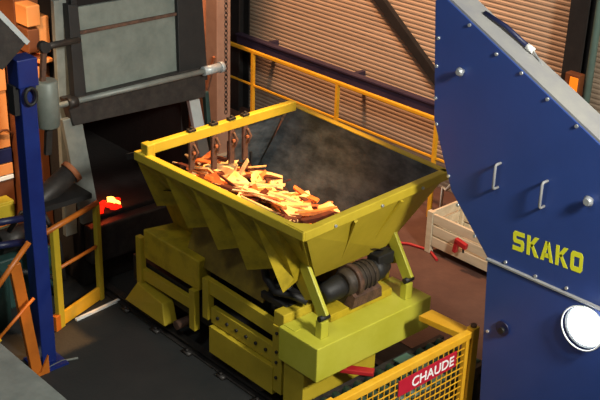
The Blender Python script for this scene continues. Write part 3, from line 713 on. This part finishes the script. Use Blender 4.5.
# grey cover bottom-left
k0 = P(0, 342, Z=.9); k1 = P(38, 378, Z=.9)
gc = thing('machine_cover', (-6.5, 2.6, 0), 'grey sheet metal machine cover in front of orange handrail', 'cover')
build('cover_top', MB().box((-7.6, 1.9, .86), (-5.2, k0.y, .9)), 'grey_steel', gc, .01)
build('cover_body', MB().box((-7.55, 1.95, 0), (-5.25, k0.y-.05, .86)), 'grey_steel', gc, .01)
tag(build('floor_cable', MB().tube([P(38, 374, Z=.012), P(50, 367, Z=.012), P(62, 361, Z=.012), P(78, 358, Z=.012)], .011, 6), 'grey_steel'), 'thin grey cable lying on dark floor by blue post', 'cable')
# orange machinery in the background
om = thing('orange_machine', (-10.4, 5.0, 0), 'large orange machine housing with navy and white stripes behind blue post', 'machine')
OX = -9.3
def orect(x0, y0, x1, y1, name, material, t=.03, off=0, par=om):
    a_ = P(x0, y0, X=OX+off); c_ = P(x1, y1, X=OX+off)
    return build(name, MB().box((OX+off, a_.y, a_.z), (OX+off-t, c_.y, c_.z)), material, par, .004)
yA = P(-30, 150, X=OX).y; yB = P(30, 150, X=OX).y
build('housing', MB().box((OX-.03, yA, 0), (OX-1.0, 4.70, P(20, 40, X=OX).z)), 'orange', om, .02)
zz = lambda y: P(12, y, X=OX).z
def band(ya, yb, name, material, off=.0): build(name, MB().box((OX+off, yA, zz(ya)), (OX-.03, 4.70, zz(yb))), material, om, .004)
band(88, 40, 'cover_panel', 'orange', .02); band(146, 89, 'cover_panel', 'orange'); band(161, 147, 'stripe', 'navy', .01); band(173, 162, 'cover_panel', 'orange', .01); band(178, 174, 'stripe', 'white', .012); band(205, 179, 'cover_panel', 'orange_dark', .0)
p = P(6, 133, X=OX+.01)
build('pull_handle', MB().tube([p+V((0, -.12, .0)), p+V((.03, -.05, .05)), p+V((.03, .0, .04)), p+V((0, .08, -.03))], .012, 6), 'orange_dark', om)
# orange stacked housings higher up behind
ob = thing('orange_tank', (-10.2, 5.3, 0), 'tall orange panelled tank behind the grey furnace upright', 'tank')
OX2 = -8.86
def ob2(x0, y0, x1, y1, name, material, off=0): 
    a_ = P(x0, y0, X=OX2); c_ = P(x1, y1, X=OX2); a_.y = max(a_.y, 4.74); c_.y = min(c_.y, 4.975)
    if c_.y-a_.y < .03: a_.y = c_.y-.06
    build(name, MB().box((OX2+off, a_.y, a_.z), (OX2-.2, c_.y, c_.z)), material, ob, .01)
a_ = P(-20, 100, X=OX2)
build('body', MB().box((OX2-.2, 4.73, 0), (OX2-1.2, 4.98, 3.0)), 'orange_dark', ob)
ob2(39, 55, 57, 14, 'panel', 'orange'); ob2(39, 64, 57, 56, 'panel', 'orange', .03); ob2(28, 54, 38.5, 28, 'panel', 'orange_dark', .01); ob2(26, 27.5, 38.5, 4, 'panel', 'orange', .02); ob2(28, 82, 38.5, 66, 'panel', 'orange', .02); ob2(39, 110, 57, 65, 'panel', 'orange_dark', -.05)
yb_ = thing('yellow_box', (-8.6, 4.0, 0), 'small yellow box on navy pipes left of the blue post', 'box')
p = P(3, 222, X=-8.6); p2 = P(14, 200, X=-8.6)
build('body', MB().box((-8.75, p.y-.3, p.z), (-8.6, p2.y, p2.z)), 'yellow', yb_, .006)
build('cover', MB().box((-8.6, p.y-.26, p.z+.02), (-8.585, p2.y-.02, p2.z-.02)), 'yellow', yb_, .004)
for (xa_, ya_, xb_, yb2, lb_) in ((-10, 224, 30, 217, 'navy horizontal pipe just under the small yellow box'), (-10, 247, 24, 242, 'navy horizontal pipe just above the teal cabinet')):
    a_ = P(xa_, ya_, X=-8.45); c_ = P(xb_, yb2, X=-8.45)
    tag(build('navy_pipe', MB().tube([a_, c_], .035, 10), 'navy'), lb_, 'pipe', 'navy pipes behind the blue post')
eb = thing('equipment_base', (-8.9, 3.7, 0), 'dark teal equipment cabinet under the navy pipes', 'cabinet')
build('body', MB().box((-9.3, 2.9, 0), (-8.65, 4.08, .82)), 'teal', eb, .02)
build('side_tank', MB().tube([(-8.45, 3.95, 0), (-8.45, 3.95, .5), (-8.45, 3.95, .56)], [.16, .16, .1], 16), 'teal', eb)

pb = thing('pipe_bundle', (-10.2, 7.4, 0), 'rusty orange pipes beside the square column behind the furnace', 'pipes')
for k, (px, rr) in enumerate(((195, .035), (202, .05), (190, .03))):
    q = P(px, 45, Y=7.45)
    build('pipe', MB().tube([(q.x, 7.45, .006), (q.x, 7.45, 3.6)], rr, 10), 'rust_orange', pb)
for zz_ in (1.55, 1.75, 1.95):
    q = P(190, 45, Y=7.5); q2 = P(206, 45, Y=7.5)
    build('pipe_clip', MB().box((q.x-.1, 7.36, zz_), (q2.x, 7.5, zz_+.05)), 'orange', pb)
